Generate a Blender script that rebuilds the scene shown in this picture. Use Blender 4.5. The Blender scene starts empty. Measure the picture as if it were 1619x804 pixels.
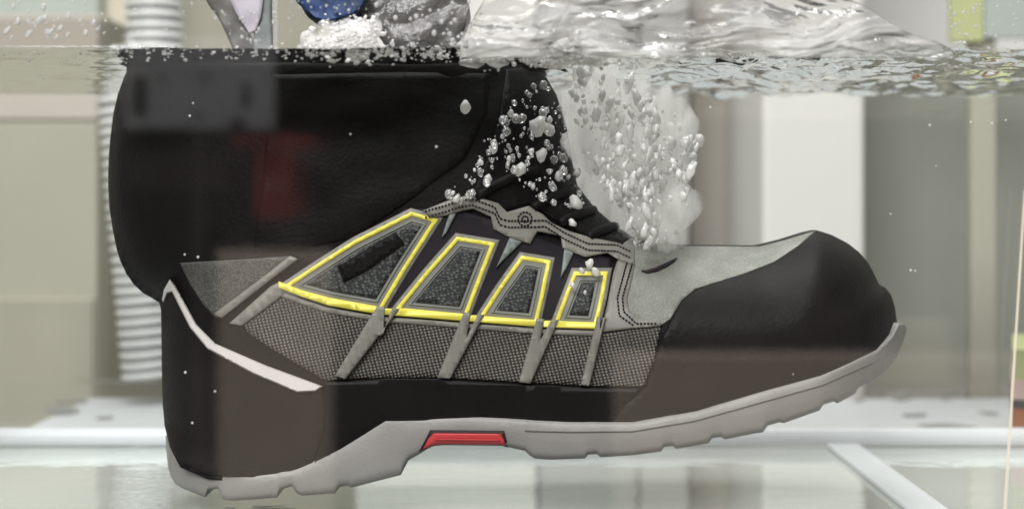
import bpy, bmesh, math, random
import numpy as np
from mathutils import Vector, noise, Matrix
random.seed(7); np.random.seed(7)
S = bpy.context.scene
C = S.collection

# ------------------------------------------------------------------ camera, world, light
F = 2340.0; CX = 809.5; HY = 306.0; W0 = 1619.0; H0 = 804.0
ZC = 0.1246                      # camera height above the tank floor (z = 0)
def P(px, py, d):                # point seen at photo pixel (px,py) at depth d
    return Vector(((px-CX)/F*d, d, ZC-(py-HY)/F*d))
cd = bpy.data.cameras.new('camera'); cam = bpy.data.objects.new('camera', cd); C.objects.link(cam)
cam.location = (0, 0, ZC); cam.rotation_euler = (math.pi/2, 0, 0)
cd.sensor_width = 36; cd.lens = F/W0*36; cd.shift_y = -(H0/2-HY)/W0
cd.clip_start = .01; cd.clip_end = 50
cd.dof.use_dof = True; cd.dof.focus_distance = .565; cd.dof.aperture_fstop = 7
S.camera = cam
w = bpy.data.worlds.new('World'); S.world = w; w.use_nodes = True
w.node_tree.nodes['Background'].inputs[0].default_value = (.98, .99, 1, 1)
w.node_tree.nodes['Background'].inputs[1].default_value = .27
def area(name, loc, target, size, power, col):
    l = bpy.data.lights.new(name, 'AREA'); l.shape = 'RECTANGLE'; l.size, l.size_y = size; l.energy = power; l.color = col
    o = bpy.data.objects.new(name, l); C.objects.link(o); o.location = loc
    o.rotation_euler = (Vector(target)-Vector(loc)).to_track_quat('-Z', 'Y').to_euler()
area('ceiling_lamp', (-.1, .45, 2.1), (0, .45, 0), (2.0, 1.4), 56, (1, .985, .975))
area('front_lamp', (-.45, -.95, 1.05), (0, .62, .06), (1.0, .6), 40, (1, .985, .97))
S.view_settings.view_transform = 'Standard'; S.view_settings.look = 'None'
S.view_settings.exposure = 0.2; S.view_settings.gamma = 1.0
cy = S.cycles
cy.max_bounces = 14; cy.transparent_max_bounces = 48; cy.glossy_bounces = 8; cy.transmission_bounces = 10; cy.volume_bounces = 8; cy.volume_max_steps = 256
cy.caustics_reflective = False; cy.caustics_refractive = False; cy.sample_clamp_indirect = 4
try:
    cy.use_denoising = True; cy.denoiser = 'OPENIMAGEDENOISE'
except Exception: pass

# ------------------------------------------------------------------ materials
class NT:
    def __init__(s, name):
        s.m = bpy.data.materials.new(name); s.m.use_nodes = True; s.t = s.m.node_tree; s.t.nodes.clear()
        s.out = s.n('ShaderNodeOutputMaterial')
    def n(s, k, **kw):
        x = s.t.nodes.new(k)
        for a, b in kw.items(): setattr(x, a, b)
        return x
    def l(s, a, b): s.t.links.new(a, b)
def prin(name, col, rough=.5, spec=.5, var=.15, scale=60, bump=.0, bscale=400, bdist=.0005, metal=0, stretch=None, coat=0):
    k = NT(name); b = k.n('ShaderNodeBsdfPrincipled'); k.l(b.outputs[0], k.out.inputs[0])
    b.inputs['Roughness'].default_value = rough; b.inputs['Specular IOR Level'].default_value = spec; b.inputs['Metallic'].default_value = metal
    b.inputs['Coat Weight'].default_value = coat
    tc = k.n('ShaderNodeTexCoord'); vec = tc.outputs['Object']
    if stretch:
        mp = k.n('ShaderNodeMapping'); mp.inputs['Scale'].default_value = stretch; k.l(vec, mp.inputs[0]); vec = mp.outputs[0]
    nz = k.n('ShaderNodeTexNoise'); nz.inputs['Scale'].default_value = scale; nz.inputs['Detail'].default_value = 5
    k.l(vec, nz.inputs['Vector'])
    r = k.n('ShaderNodeValToRGB'); r.color_ramp.elements[0].position = .3; r.color_ramp.elements[1].position = .7
    r.color_ramp.elements[0].color = [c*(1-var) for c in col]+[1]; r.color_ramp.elements[1].color = [min(1, c*(1+var)) for c in col]+[1]
    k.l(nz.outputs[0], r.inputs[0]); k.l(r.outputs[0], b.inputs['Base Color'])
    if bump:
        n2 = k.n('ShaderNodeTexNoise'); n2.inputs['Scale'].default_value = bscale; n2.inputs['Detail'].default_value = 4; k.l(vec, n2.inputs['Vector'])
        bp = k.n('ShaderNodeBump'); bp.inputs['Strength'].default_value = bump; bp.inputs['Distance'].default_value = bdist
        k.l(n2.outputs[0], bp.inputs['Height']); k.l(bp.outputs[0], b.inputs['Normal'])
    return k.m
def weave(name, dark, light, pitch, thr=(.25, .5), rnd=.25):
    k = NT(name); b = k.n('ShaderNodeBsdfPrincipled'); k.l(b.outputs[0], k.out.inputs[0]); b.inputs['Roughness'].default_value = .6
    tc = k.n('ShaderNodeTexCoord'); mp = k.n('ShaderNodeMapping'); mp.inputs['Scale'].default_value = (1, .0001, 1.25); mp.inputs['Rotation'].default_value = (0, .22, 0)
    k.l(tc.outputs['Object'], mp.inputs[0])
    v = k.n('ShaderNodeTexVoronoi'); v.inputs['Scale'].default_value = 1/pitch; v.inputs['Randomness'].default_value = rnd; k.l(mp.outputs[0], v.inputs['Vector'])
    r = k.n('ShaderNodeValToRGB'); r.color_ramp.elements[0].position = thr[0]; r.color_ramp.elements[1].position = thr[1]
    r.color_ramp.elements[0].color = (*light, 1); r.color_ramp.elements[1].color = (*dark, 1)
    k.l(v.outputs['Distance'], r.inputs[0])
    nz = k.n('ShaderNodeTexNoise'); nz.inputs['Scale'].default_value = 70; k.l(tc.outputs['Object'], nz.inputs['Vector'])
    mx = k.n('ShaderNodeMixRGB', blend_type='MULTIPLY'); mx.inputs[0].default_value = .7
    k.l(r.outputs[0], mx.inputs[1]); k.l(nz.outputs[0], mx.inputs[2]); k.l(mx.outputs[0], b.inputs['Base Color'])
    bp = k.n('ShaderNodeBump'); bp.invert = True; bp.inputs['Strength'].default_value = .6; bp.inputs['Distance'].default_value = .0005
    k.l(v.outputs['Distance'], bp.inputs['Height']); k.l(bp.outputs[0], b.inputs['Normal'])
    return k.m
def clear(name, ior=1.5, tint=(1, 1, 1), thin=True, rough=0.0, bump=0, bscale=60, bdist=.002, stretch=None, gcol=(1, 1, 1), white=0, boost=1.0):
    """a clear pane or water skin: mirror share by Fresnel, the rest let through straight"""
    k = NT(name); tr = k.n('ShaderNodeBsdfTransparent'); tr.inputs[0].default_value = (*tint, 1)
    gl = k.n('ShaderNodeBsdfGlossy'); gl.inputs['Roughness'].default_value = rough; gl.inputs[0].default_value = (*gcol, 1)
    fr = k.n('ShaderNodeFresnel'); fr.inputs['IOR'].default_value = ior
    if thin:
        g = k.n('ShaderNodeNewGeometry'); mm = k.n('ShaderNodeMix'); mm.inputs[2].default_value = ior; mm.inputs[3].default_value = 1/ior
        k.l(g.outputs['Backfacing'], mm.inputs[0]); k.l(mm.outputs[0], fr.inputs['IOR'])
    if bump:
        tc = k.n('ShaderNodeTexCoord'); mp = k.n('ShaderNodeMapping'); mp.inputs['Scale'].default_value = stretch or (1, 1, 1); k.l(tc.outputs['Object'], mp.inputs[0])
        nz = k.n('ShaderNodeTexNoise'); nz.inputs['Scale'].default_value = bscale; nz.inputs['Detail'].default_value = 3; k.l(mp.outputs[0], nz.inputs['Vector'])
        bp = k.n('ShaderNodeBump'); bp.inputs['Strength'].default_value = bump; bp.inputs['Distance'].default_value = bdist
        k.l(nz.outputs[0], bp.inputs['Height']); k.l(bp.outputs[0], gl.inputs['Normal']); k.l(bp.outputs[0], fr.inputs['Normal'])
    fac = fr.outputs[0]
    if boost != 1:
        mu = k.n('ShaderNodeMath', operation='MULTIPLY', use_clamp=True); mu.inputs[1].default_value = boost; k.l(fac, mu.inputs[0]); fac = mu.outputs[0]
    mix = k.n('ShaderNodeMixShader'); k.l(fac, mix.inputs[0]); k.l(tr.outputs[0], mix.inputs[1]); k.l(gl.outputs[0], mix.inputs[2])
    o = mix.outputs[0]
    if white:
        df = k.n('ShaderNodeBsdfDiffuse'); df.inputs[0].default_value = (.8, .8, .79, 1)
        m2 = k.n('ShaderNodeMixShader'); m2.inputs[0].default_value = white; k.l(o, m2.inputs[1]); k.l(df.outputs[0], m2.inputs[2]); o = m2.outputs[0]
    k.l(o, k.out.inputs[0])
    return k.m
def veil(name, col, alpha, rough=.3):
    k = NT(name); b = k.n('ShaderNodeBsdfPrincipled'); b.inputs['Base Color'].default_value = (*col, 1); b.inputs['Roughness'].default_value = rough
    b.inputs['Specular IOR Level'].default_value = .6; b.inputs['Subsurface Weight'].default_value = 0
    b.inputs['Alpha'].default_value = alpha; k.l(b.outputs[0], k.out.inputs[0])
    return k.m

M = dict(
    black=prin('black_leather', (.0055, .005, .0047), .5, .12, .3, 40, .5, 700),
    blackrub=prin('black_rubber', (.0055, .005, .0047), .45, .12, .25, 50, .15, 700),
    brownrub=prin('dark_rubber', (.010, .0085, .008), .5, .13, .3, 40, .4, 600),
    greyfab=weave('grey_fabric', (.07, .066, .06), (.16, .152, .138), .0010, (.2, .6), .5),
    mesh=weave('spacer_mesh', (.008, .008, .008), (.33, .295, .24), .0014, (.12, .42), .12),
    tilemesh=weave('tile_mesh', (.012, .014, .016), (.12, .13, .12), .0014, (.2, .55), .6),
    grey=prin('grey_overlay', (.195, .185, .165), .45, .4, .12, 80, .1, 900),
    vamp=weave('vamp_textile', (.29, .295, .26), (.36, .365, .325), .0009, (.2, .6), .6),
    yellow=prin('yellow_print', (.74, .66, .085), .35, .5, .10, 60),
    stripe=prin('reflective_tape', (.66, .61, .60), .35, .5, .06, 60),
    sole=prin('grey_sole', (.225, .214, .205), .42, .45, .20, 22, .35, 420),
    greyline=prin('groove_shade', (.165, .155, .15), .6, .2, .1),
    red=prin('red_insert', (.56, .05, .055), .4, .4, .12, 40),
    recess_shade=prin('painted_recess_shade', (.03, .02, .025), .6, .2, .1),  # dark tone that paints shade into the insert recess and vamp fold
    purple=prin('dark_purple_backing', (.012, .009, .013), .6, .2, .3, 50),
    hose=prin('white_plastic', (.74, .745, .72), .35, .5, .04, 30),
    hoseshade=prin('shaded_plastic_tube', (.36, .365, .36), .45, .5, .04, 30),  # white plastic darkened to paint the shade between the rings
    board=prin('worn_white_board', (.47, .49, .50), .45, .4, .10, 9),
    wall=prin('beige_wall', (.38, .365, .30), .8, .2, .07, 3, 0, stretch=(3, 1, .6)),
    wallr=prin('pinkish_wall', (.52, .48, .43), .8, .2, .05, 3),
    cab=prin('beige_cabinet', (.41, .395, .325), .7, .2, .05, 4),
    sidec=prin('grey_green_paint', (.31, .315, .275), .7, .2, .08, 5),
    greydoor=prin('grey_door_paint', (.36, .355, .34), .6, .3, .05, 5),
    taupe=prin('taupe_paint', (.40, .36, .31), .7, .2, .06, 5),
    pale=prin('pale_green_panel', (.42, .46, .42), .6, .3, .08, 8),
    cream=prin('cream_paint', (.62, .57, .47), .7, .2, .05, 8),
    white=prin('white_paint', (.70, .685, .655), .55, .3, .03, 4),
    offw=prin('offwhite_paint', (.72, .72, .71), .55, .3, .04, 4),
    orange=prin('orange_card', (.36, .11, .03), .6, .3, .15, 20),
    lime=prin('lime_print', (.50, .53, .27), .6, .3, .2, 9),
    pink=prin('pink_print', (.66, .45, .42), .6, .3, .1, 9),
    strapd=prin('grey_webbing', (.13, .125, .115), .55, .4, .25, 90, .3, 500),
    strapm=prin('mid_grey_webbing', (.18, .20, .195), .5, .4, .2, 90, .3, 500),
    lilac=prin('pale_lilac_fabric', (.50, .46, .52), .6, .3, .12, 60),
    blue=prin('blue_fabric', (.018, .045, .13), .55, .4, .5, 120, .4, 400, .001),
    dgrey=prin('wet_grey_fabric', (.12, .115, .11), .3, .6, .45, 120, .6, 260, .002),
    card=prin('reflector_card', (.82, .68, .60), .8, .1, .1, 6),  # pale card of the added boards, kept bright to lift their reflection
    dcard=prin('dark_card', (.10, .08, .07), .8, .1, .1, 6),
    redbox=prin('red_card', (.42, .05, .05), .7, .2, .1, 6),
    notice=prin('white_paper', (.62, .62, .66), .7, .2, .04, 6),
    ink=prin('black_ink', (.03, .03, .035), .7, .2, .1),
    dark_screen=prin('dark_screen_black', (.012, .011, .011), .9, .1, .2, 10),  # near-black surface of the added screen behind the camera
    glass=clear('tank_glass', 1.55, (.993, .996, .996), rough=.035),
    floorglass=clear('floor_glass', 1.5, (.90, .93, .93), bump=.2, bscale=26, bdist=.003, stretch=(.6, 1.6, 1), gcol=(.9, .95, .92), boost=2.4, white=.27),
    wtop=clear('water_surface', 1.333, (.95, .97, .96), thin=False, bump=.25, bscale=50, bdist=.004, stretch=(.7, 1.5, 1), gcol=(.96, .96, .95)),
    wside=clear('water_side', 1.333, (.97, .985, .97), thin=False, gcol=(.76, .77, .69)),
    splash=clear('splash_water', 1.4, (.95, .95, .94), bump=1.0, bscale=60, bdist=.012, stretch=(1, 1, 3.2), white=.42, boost=1.5),
    seam2=veil('thin_sealant', (.88, .91, .94), .45, .4),
    seam=veil('frosted_sealant', (.88, .91, .94), .62, .4),
    foam=veil('white_foam', (.86, .85, .84), 1.0, .25),
    foamt=veil('thin_foam', (.86, .85, .84), .42, .3),
    bubble=veil('air_bubble_skin', (.80, .79, .78), .62, .1),
    drop=veil('droplet_skin', (.93, .93, .93), .72, .08),
)
def splash_mat():
    k = NT('splash_foam_water'); tc = k.n('ShaderNodeTexCoord'); mp = k.n('ShaderNodeMapping'); mp.inputs['Scale'].default_value = (1, 1, 2.6); mp.inputs['Rotation'].default_value = (0, .12, 0); k.l(tc.outputs['Object'], mp.inputs[0])
    nz = k.n('ShaderNodeTexNoise'); nz.inputs['Scale'].default_value = 26; nz.inputs['Detail'].default_value = 2.5; nz.inputs['Distortion'].default_value = .9; k.l(mp.outputs[0], nz.inputs['Vector'])
    bp = k.n('ShaderNodeBump'); bp.inputs['Strength'].default_value = 1; bp.inputs['Distance'].default_value = .016; k.l(nz.outputs[0], bp.inputs['Height'])
    gl = k.n('ShaderNodeBsdfGlossy'); gl.inputs['Roughness'].default_value = .12; k.l(bp.outputs[0], gl.inputs['Normal'])
    fr = k.n('ShaderNodeFresnel'); fr.inputs['IOR'].default_value = 1.4; k.l(bp.outputs[0], fr.inputs['Normal'])
    tr = k.n('ShaderNodeBsdfTransparent'); tr.inputs[0].default_value = (.93, .93, .92, 1)
    m1 = k.n('ShaderNodeMixShader'); k.l(fr.outputs[0], m1.inputs[0]); k.l(tr.outputs[0], m1.inputs[1]); k.l(gl.outputs[0], m1.inputs[2])
    df = k.n('ShaderNodeBsdfDiffuse'); df.inputs[0].default_value = (.88, .87, .855, 1); k.l(bp.outputs[0], df.inputs['Normal'])
    r = k.n('ShaderNodeMapRange'); r.inputs['From Min'].default_value = .35; r.inputs['From Max'].default_value = .65; r.inputs['To Min'].default_value = .06; r.inputs['To Max'].default_value = .42
    k.l(nz.outputs[0], r.inputs[0]); m2 = k.n('ShaderNodeMixShader'); k.l(r.outputs[0], m2.inputs[0]); k.l(m1.outputs[0], m2.inputs[1]); k.l(df.outputs[0], m2.inputs[2]); k.l(m2.outputs[0], k.out.inputs[0])
    return k.m
M['splash'] = splash_mat()
def soft_foam(name, alpha):
    k = NT(name); df = k.n('ShaderNodeBsdfDiffuse'); df.inputs[0].default_value = (.90, .89, .88, 1); tl = k.n('ShaderNodeBsdfTranslucent'); tl.inputs[0].default_value = (.9, .89, .88, 1)
    m1 = k.n('ShaderNodeMixShader'); m1.inputs[0].default_value = .45; k.l(df.outputs[0], m1.inputs[1]); k.l(tl.outputs[0], m1.inputs[2])
    gl = k.n('ShaderNodeBsdfGlossy'); gl.inputs['Roughness'].default_value = .15; m2 = k.n('ShaderNodeMixShader'); m2.inputs[0].default_value = .06; k.l(m1.outputs[0], m2.inputs[1]); k.l(gl.outputs[0], m2.inputs[2])
    tr = k.n('ShaderNodeBsdfTransparent'); m3 = k.n('ShaderNodeMixShader'); m3.inputs[0].default_value = alpha; k.l(tr.outputs[0], m3.inputs[1]); k.l(m2.outputs[0], m3.inputs[2]); k.l(m3.outputs[0], k.out.inputs[0])
    return k.m
M['foam'] = soft_foam('white_foam', .9); M['chunk'] = soft_foam('soft_foam', .82); M['bubble'] = soft_foam('bubble_skin', .42)
def glassy(name, white):
    k = NT(name); g_ = k.n('ShaderNodeBsdfGlass'); g_.inputs['IOR'].default_value = 1.33; g_.inputs['Roughness'].default_value = 0
    df = k.n('ShaderNodeBsdfDiffuse'); df.inputs[0].default_value = (.92, .92, .92, 1)
    m = k.n('ShaderNodeMixShader'); m.inputs[0].default_value = white; k.l(g_.outputs[0], m.inputs[1]); k.l(df.outputs[0], m.inputs[2]); k.l(m.outputs[0], k.out.inputs[0]); return k.m
M['drop'] = glassy('droplet_water', .42)
def airy(name, white, boost):
    k = NT(name); tr = k.n('ShaderNodeBsdfTransparent'); gl = k.n('ShaderNodeBsdfGlossy'); gl.inputs['Roughness'].default_value = .04
    lw = k.n('ShaderNodeFresnel'); lw.inputs['IOR'].default_value = 1.33; mu = k.n('ShaderNodeMath', operation='MULTIPLY', use_clamp=True); mu.inputs[1].default_value = boost; k.l(lw.outputs[0], mu.inputs[0])
    m = k.n('ShaderNodeMixShader'); k.l(mu.outputs[0], m.inputs[0]); k.l(tr.outputs[0], m.inputs[1]); k.l(gl.outputs[0], m.inputs[2])
    df = k.n('ShaderNodeBsdfDiffuse'); df.inputs[0].default_value = (.92, .91, .90, 1); m2 = k.n('ShaderNodeMixShader'); m2.inputs[0].default_value = white; k.l(m.outputs[0], m2.inputs[1]); k.l(df.outputs[0], m2.inputs[2]); k.l(m2.outputs[0], k.out.inputs[0]); return k.m
M['bubble'] = airy('bubble_skin', .16, 4); M['chunk'] = soft_foam('froth_bubble', .8)
k = NT('water_clear'); t_ = k.n('ShaderNodeBsdfTransparent'); t_.inputs[0].default_value = (.985, .99, .982, 1); k.l(t_.outputs[0], k.out.inputs[0]); M['wclear'] = k.m

# ------------------------------------------------------------------ helpers
def tag(o, label=None, cat=None, group=None, kind=None):
    if label: o['label'] = label
    if cat: o['category'] = cat
    if group: o['group'] = group
    if kind: o['kind'] = kind
    return o
def empty(name, loc, label, cat, group=None):
    o = bpy.data.objects.new(name, None); C.objects.link(o); o.location = loc; o.empty_display_size = .02
    return tag(o, label, cat, group)
def link(name, bm, mat, parent=None, smooth=True, origin=None):
    me = bpy.data.meshes.new(name)
    bmesh.ops.recalc_face_normals(bm, faces=bm.faces[:])
    off = Vector((0, 0, 0))
    p = parent
    while p is not None: off += Vector(p.location); p = p.parent
    loc = Vector(origin) if origin is not None else off
    bmesh.ops.translate(bm, verts=bm.verts[:], vec=-loc)
    bm.to_mesh(me); bm.free()
    for f in me.polygons: f.use_smooth = smooth
    for m_ in (mat if isinstance(mat, (list, tuple)) else [mat]): me.materials.append(m_)
    o = bpy.data.objects.new(name, me); C.objects.link(o)
    if parent is not None:
        o.parent = parent; o.location = loc-off
    else: o.location = loc
    return o
def box(bm, x0, x1, y0, y1, z0, z1, bev=0):
    r = bmesh.ops.create_cube(bm, size=1); vs = r['verts']
    for v in vs:
        v.co = Vector(((x0+x1)/2+v.co.x*(x1-x0), (y0+y1)/2+v.co.y*(y1-y0), (z0+z1)/2+v.co.z*(z1-z0)))
    if bev:
        es = list({e for v in vs for e in v.link_edges})
        bmesh.ops.bevel(bm, geom=es, offset=bev, segments=2, affect='EDGES', profile=.5)
def boxobj(name, dims, mat, parent=None, bev=.001, origin=None):
    bm = bmesh.new(); box(bm, *dims, bev=bev)
    o = link(name, bm, mat, parent, smooth=False, origin=origin if origin is not None else (None if parent else ((dims[0]+dims[1])/2, (dims[2]+dims[3])/2, dims[4])))
    return o
def pxbox(px0, px1, py0, py1, d, depth):          # a box whose front face spans that picture area at depth d
    a = P(px0, py1, d); b = P(px1, py0, d)
    return (a.x, b.x, d, d+depth, a.z, b.z)
def tube(bm, pts, r, n=8, cap=True):
    rings = []
    for i, p in enumerate(pts):
        p = Vector(p); t = (Vector(pts[min(i+1, len(pts)-1)])-Vector(pts[max(i-1, 0)])).normalized()
        a = t.cross(Vector((0, 1, 0)));  a = a.normalized() if a.length > 1e-4 else Vector((1, 0, 0))
        b = t.cross(a).normalized(); rr = r[i] if isinstance(r, (list, tuple)) else r
        rings.append([bm.verts.new(p+(a*math.cos(q*2*math.pi/n)+b*math.sin(q*2*math.pi/n))*rr) for q in range(n)])
    for i in range(len(rings)-1):
        for q in range(n): bm.faces.new((rings[i][q], rings[i][(q+1) % n], rings[i+1][(q+1) % n], rings[i+1][q]))
    if cap: bm.faces.new(rings[0]); bm.faces.new(rings[-1])
def blob_mesh(name, mat, seed, sub=2, amp=.3, stretch=(1, 1, 1)):
    bm = bmesh.new(); bmesh.ops.create_icosphere(bm, subdivisions=sub, radius=1)
    for v in bm.verts:
        v.co *= 1+amp*noise.noise(v.co*1.5+Vector((seed*3.1, seed*1.7, 0)))
        v.co = Vector((v.co.x*stretch[0], v.co.y*stretch[1], v.co.z*stretch[2]))
    me = bpy.data.meshes.new(name); bm.to_mesh(me); bm.free()
    for f in me.polygons: f.use_smooth = True
    me.materials.append(mat); return me
def inst(name, me, loc, scale, rot=(0, 0, 0)):
    o = bpy.data.objects.new(name, me); C.objects.link(o); o.location = loc; o.scale = scale; o.rotation_euler = rot
    return o
def inpoly(x, y, poly):
    c = False; n = len(poly)
    for i in range(n):
        x0, y0 = poly[i]; x1, y1 = poly[i-1]
        if (y0 > y) != (y1 > y) and x < (x1-x0)*(y-y0)/(y1-y0)+x0: c = not c
    return c

# ------------------------------------------------------------------ the setting behind the tank
boxobj('back_wall', (-1.6, 1.6, 1.40, 1.46, -.9, 1.3), M['wall'], bev=0)['kind'] = 'structure'
bm = bmesh.new(); box(bm, -3, 3, -2.2, 3, -.92, -.90)
link('ground', bm, M['wall'], smooth=False)['kind'] = 'structure'
XRT = .1695
# white worn board that the tank and the hose stand on
tb = empty('display_table', (.05, .7, -.022), 'white worn display table under the tank and the ribbed hose', 'table')
bt = boxobj('table_top', (-.283, .62, .487, .988, -.030, -.0115), M['board'], tb, .002)
for sx in (-.26, .60):
    for sy in (.52, .96): boxobj('leg', (sx-.018, sx+.018, sy-.018, sy+.018, -.899, -.0305), M['board'], tb, .001)
def smudge(name, pts, lab):
    bm = bmesh.new(); f = bm.faces.new([bm.verts.new(p) for p in pts]); r = bmesh.ops.extrude_face_region(bm, geom=[f])
    bmesh.ops.translate(bm, verts=[v for v in r['geom'] if isinstance(v, bmesh.types.BMVert)], vec=(0, 0, .0004))
    return link(name, bm, M['smud'], tb, smooth=False)
M['smud'] = prin('dark_scuff', (.20, .205, .195), .7, .2, .3, 60)
def flooded(px, py, z=0.0):      # point of the horizontal plane z seen at that pixel
    d = F*(ZC-z)/(py-HY); return P(px, py, d)
ZT = -.0113
def scuff(poly): smudge('scuff', [flooded(x, y, ZT) for x, y in poly], '')
scuff([(68, 648), (80, 643), (100, 641), (122, 646), (128, 650), (112, 655), (85, 656)])
scuff([(88, 634), (138, 633), (136, 637), (90, 637)])
scuff([(1395, 624), (1425, 622), (1440, 631), (1422, 634)])
scuff([(1355, 631), (1366, 629), (1364, 634), (1350, 635)])
scuff([(1358, 678), (1385, 676), (1402, 684), (1420, 691), (1395, 690), (1368, 684)])
scuff([(1450, 671), (1500, 669), (1545, 675), (1520, 679), (1470, 676)])
scuff([(1485, 628), (1502, 626), (1504, 632), (1490, 632)])
scuff([(1362, 617), (1600, 618), (1600, 621), (1440, 622), (1380, 620)])
scuff([(118, 601), (250, 600), (250, 604), (150, 604)])
scuff([(1425, 655), (1460, 653), (1466, 657), (1434, 659)])
scuff([(150, 660), (176, 658), (180, 661), (160, 663)])
scuff([(1545, 650), (1574, 652), (1580, 656), (1560, 655)])

# furniture behind
wc = empty('wide_cabinet', (0, 1.15, -.9), 'wide cabinet with white and grey doors behind the boot', 'cabinet')
x0 = P(560, 0, 1.15).x; x1 = P(1090, 0, 1.15).x
boxobj('carcass', (x0, x1, 1.17, 1.38, -.899, 1.0), M['offw'], wc, .002)
for a, b in ((561, 848), (853, 1008), (1012, 1089)):
    boxobj('door', (P(a, 0, 1.15).x, P(b, 0, 1.15).x, 1.15, 1.1695, -.88, .98), M['white' if a < 600 else 'greydoor'], wc, .002)
pw = empty('partition_wall', (.3, 1.25, -.9), 'pinkish grey partition wall between the cabinet and the white column', 'partition')
boxobj('board', (P(1092, 0, 1.25).x, P(1230, 0, 1.25).x, 1.25, 1.28, -.899, 1.0), M['wallr'], pw, .002)
boxobj('edge_strip', (P(1184, 0, 1.245).x, P(1202, 0, 1.245).x, 1.242, 1.2495, -.899, 1.0), M['cab'], pw, .001)
tag(boxobj('white_column', (P(1206, 0, 1.02).x, P(1368, 0, 1.02).x, 1.02, 1.20, -.899, 1.0), M['white'], bev=.004), 'tall square white column behind the toe of the boot', 'column')
rp = empty('side_cabinet', (.45, 1.2, -.9), 'beige grey cupboard standing right of the white column', 'cupboard')
boxobj('carcass', (P(1340, 0, 1.2).x, .95, 1.215, 1.38, -.899, P(0, 105, 1.2).z), M['cab'], rp, .003)
boxobj('door', (P(1340, 0, 1.2).x, .9, 1.2, 1.2145, -.85, P(0, 108, 1.2).z), M['sidec'], rp, .002)
bc = empty('beige_cupboard', (-.42, 1.15, -.9), 'tall beige cupboard left of the ribbed hose', 'cupboard')
boxobj('carcass', (-.80, P(157, 0, 1.15).x, 1.165, 1.38, -.899, P(0, 20, 1.15).z), M['cab'], bc, .003)
boxobj('top_panel', (-.79, P(155, 0, 1.15).x, 1.152, 1.1645, P(0, 128, 1.15).z, P(0, 25, 1.15).z), M['taupe'], bc, .002)
boxobj('upper_panel', (-.79, P(155, 0, 1.15).x, 1.15, 1.1645, P(0, 190, 1.15).z, P(0, 130, 1.15).z), M['wallr'], bc, .002)
boxobj('door', (-.79, P(154, 0, 1.15).x, 1.15, 1.1645, -.87, P(0, 192, 1.15).z), M['cab'], bc, .002)
boxobj('plinth', (-.79, P(150, 0, 1.15).x, 1.145, 1.1645, -.899, P(0, 470, 1.15).z), M['wall'], bc, .002)
tag(boxobj('green_panel', pxbox(-120, 156, -260, 90, 1.25, .02), M['pale'], bev=.002), 'pale green panel on the wall at the upper left behind wet glass', 'panel')
tag(boxobj('cream_post', (P(158, 0, 1.27).x, P(204, 0, 1.27).x, 1.27, 1.33, -.899, 1.0), M['cream'], bev=.003), 'narrow cream post behind the ribbed hose', 'post')
tag(boxobj('white_wall_panel', (P(1180, 0, 1.39).x, P(1900, 0, 1.39).x, 1.385, 1.3995, -.2, 1.0), M['offw'], bev=.002), 'white panel on the wall at the upper right above the grey cupboard', 'panel')
lp = empty('lime_card', P(1550, 75, 1.0), 'lime green and grey card on a stand at the upper right', 'card')
boxobj('card', pxbox(1503, 1556, -60, 66, 1.0, .006), M['lime'], lp, .001)
boxobj('grey_band', pxbox(1557, 1642, -58, 60, 1.0, .006), M['pale'], lp, .0005)
boxobj('stand', (P(1540, 0, 1.0).x, P(1580, 0, 1.0).x, 1.0065, 1.02, -.899, P(0, -40, 1.0).z), M['cab'], lp, .001)

# ribbed hose
HD = .966
def hose_x(py):
    if py < 82: return 243+(py*0.02)
    if py < 122:
        t = (py-82)/40; t = t*t*(3-2*t); return 244*(1-t)+196*t
    return 196+(py-122)/476*43
hz = empty('ribbed_hose', P(238, 598, HD), 'white ribbed plastic hose standing behind the heel of the boot', 'hose')
RH = 45/F*HD
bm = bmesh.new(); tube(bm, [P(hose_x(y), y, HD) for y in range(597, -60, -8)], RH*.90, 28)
link('tube', bm, M['hoseshade'], hz)
bm = bmesh.new()
NR, NQ = 36, 8
for i in range(NR):
    a = i*2*math.pi/NR
    for j in range(NQ):
        b = j*2*math.pi/NQ; r = RH*.93+.0016*math.cos(b)
        bm.verts.new((r*math.cos(a), r*math.sin(a), .0019*math.sin(b)))
bm.verts.ensure_lookup_table()
for i in range(NR):
    for j in range(NQ):
        bm.faces.new([bm.verts[i*NQ+j], bm.verts[((i+1) % NR)*NQ+j], bm.verts[((i+1) % NR)*NQ+(j+1) % NQ], bm.verts[i*NQ+(j+1) % NQ]])
ringme = bpy.data.meshes.new('ring'); bmesh.ops.recalc_face_normals(bm, faces=bm.faces[:]); bm.to_mesh(ringme); bm.free()
for f in ringme.polygons: f.use_smooth = True
ringme.materials.append(M['hose'])
y = 590.0
while y > -50:
    o = bpy.data.objects.new('ring', ringme); C.objects.link(o); o.parent = hz; o.location = P(hose_x(y), y, HD)-hz.location
    o.rotation_euler = (random.uniform(-.03, .03), -math.atan2(hose_x(y-8)-hose_x(y+8), 16)*-.9+random.uniform(-.02, .02), 0)
    y -= 16.6

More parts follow.
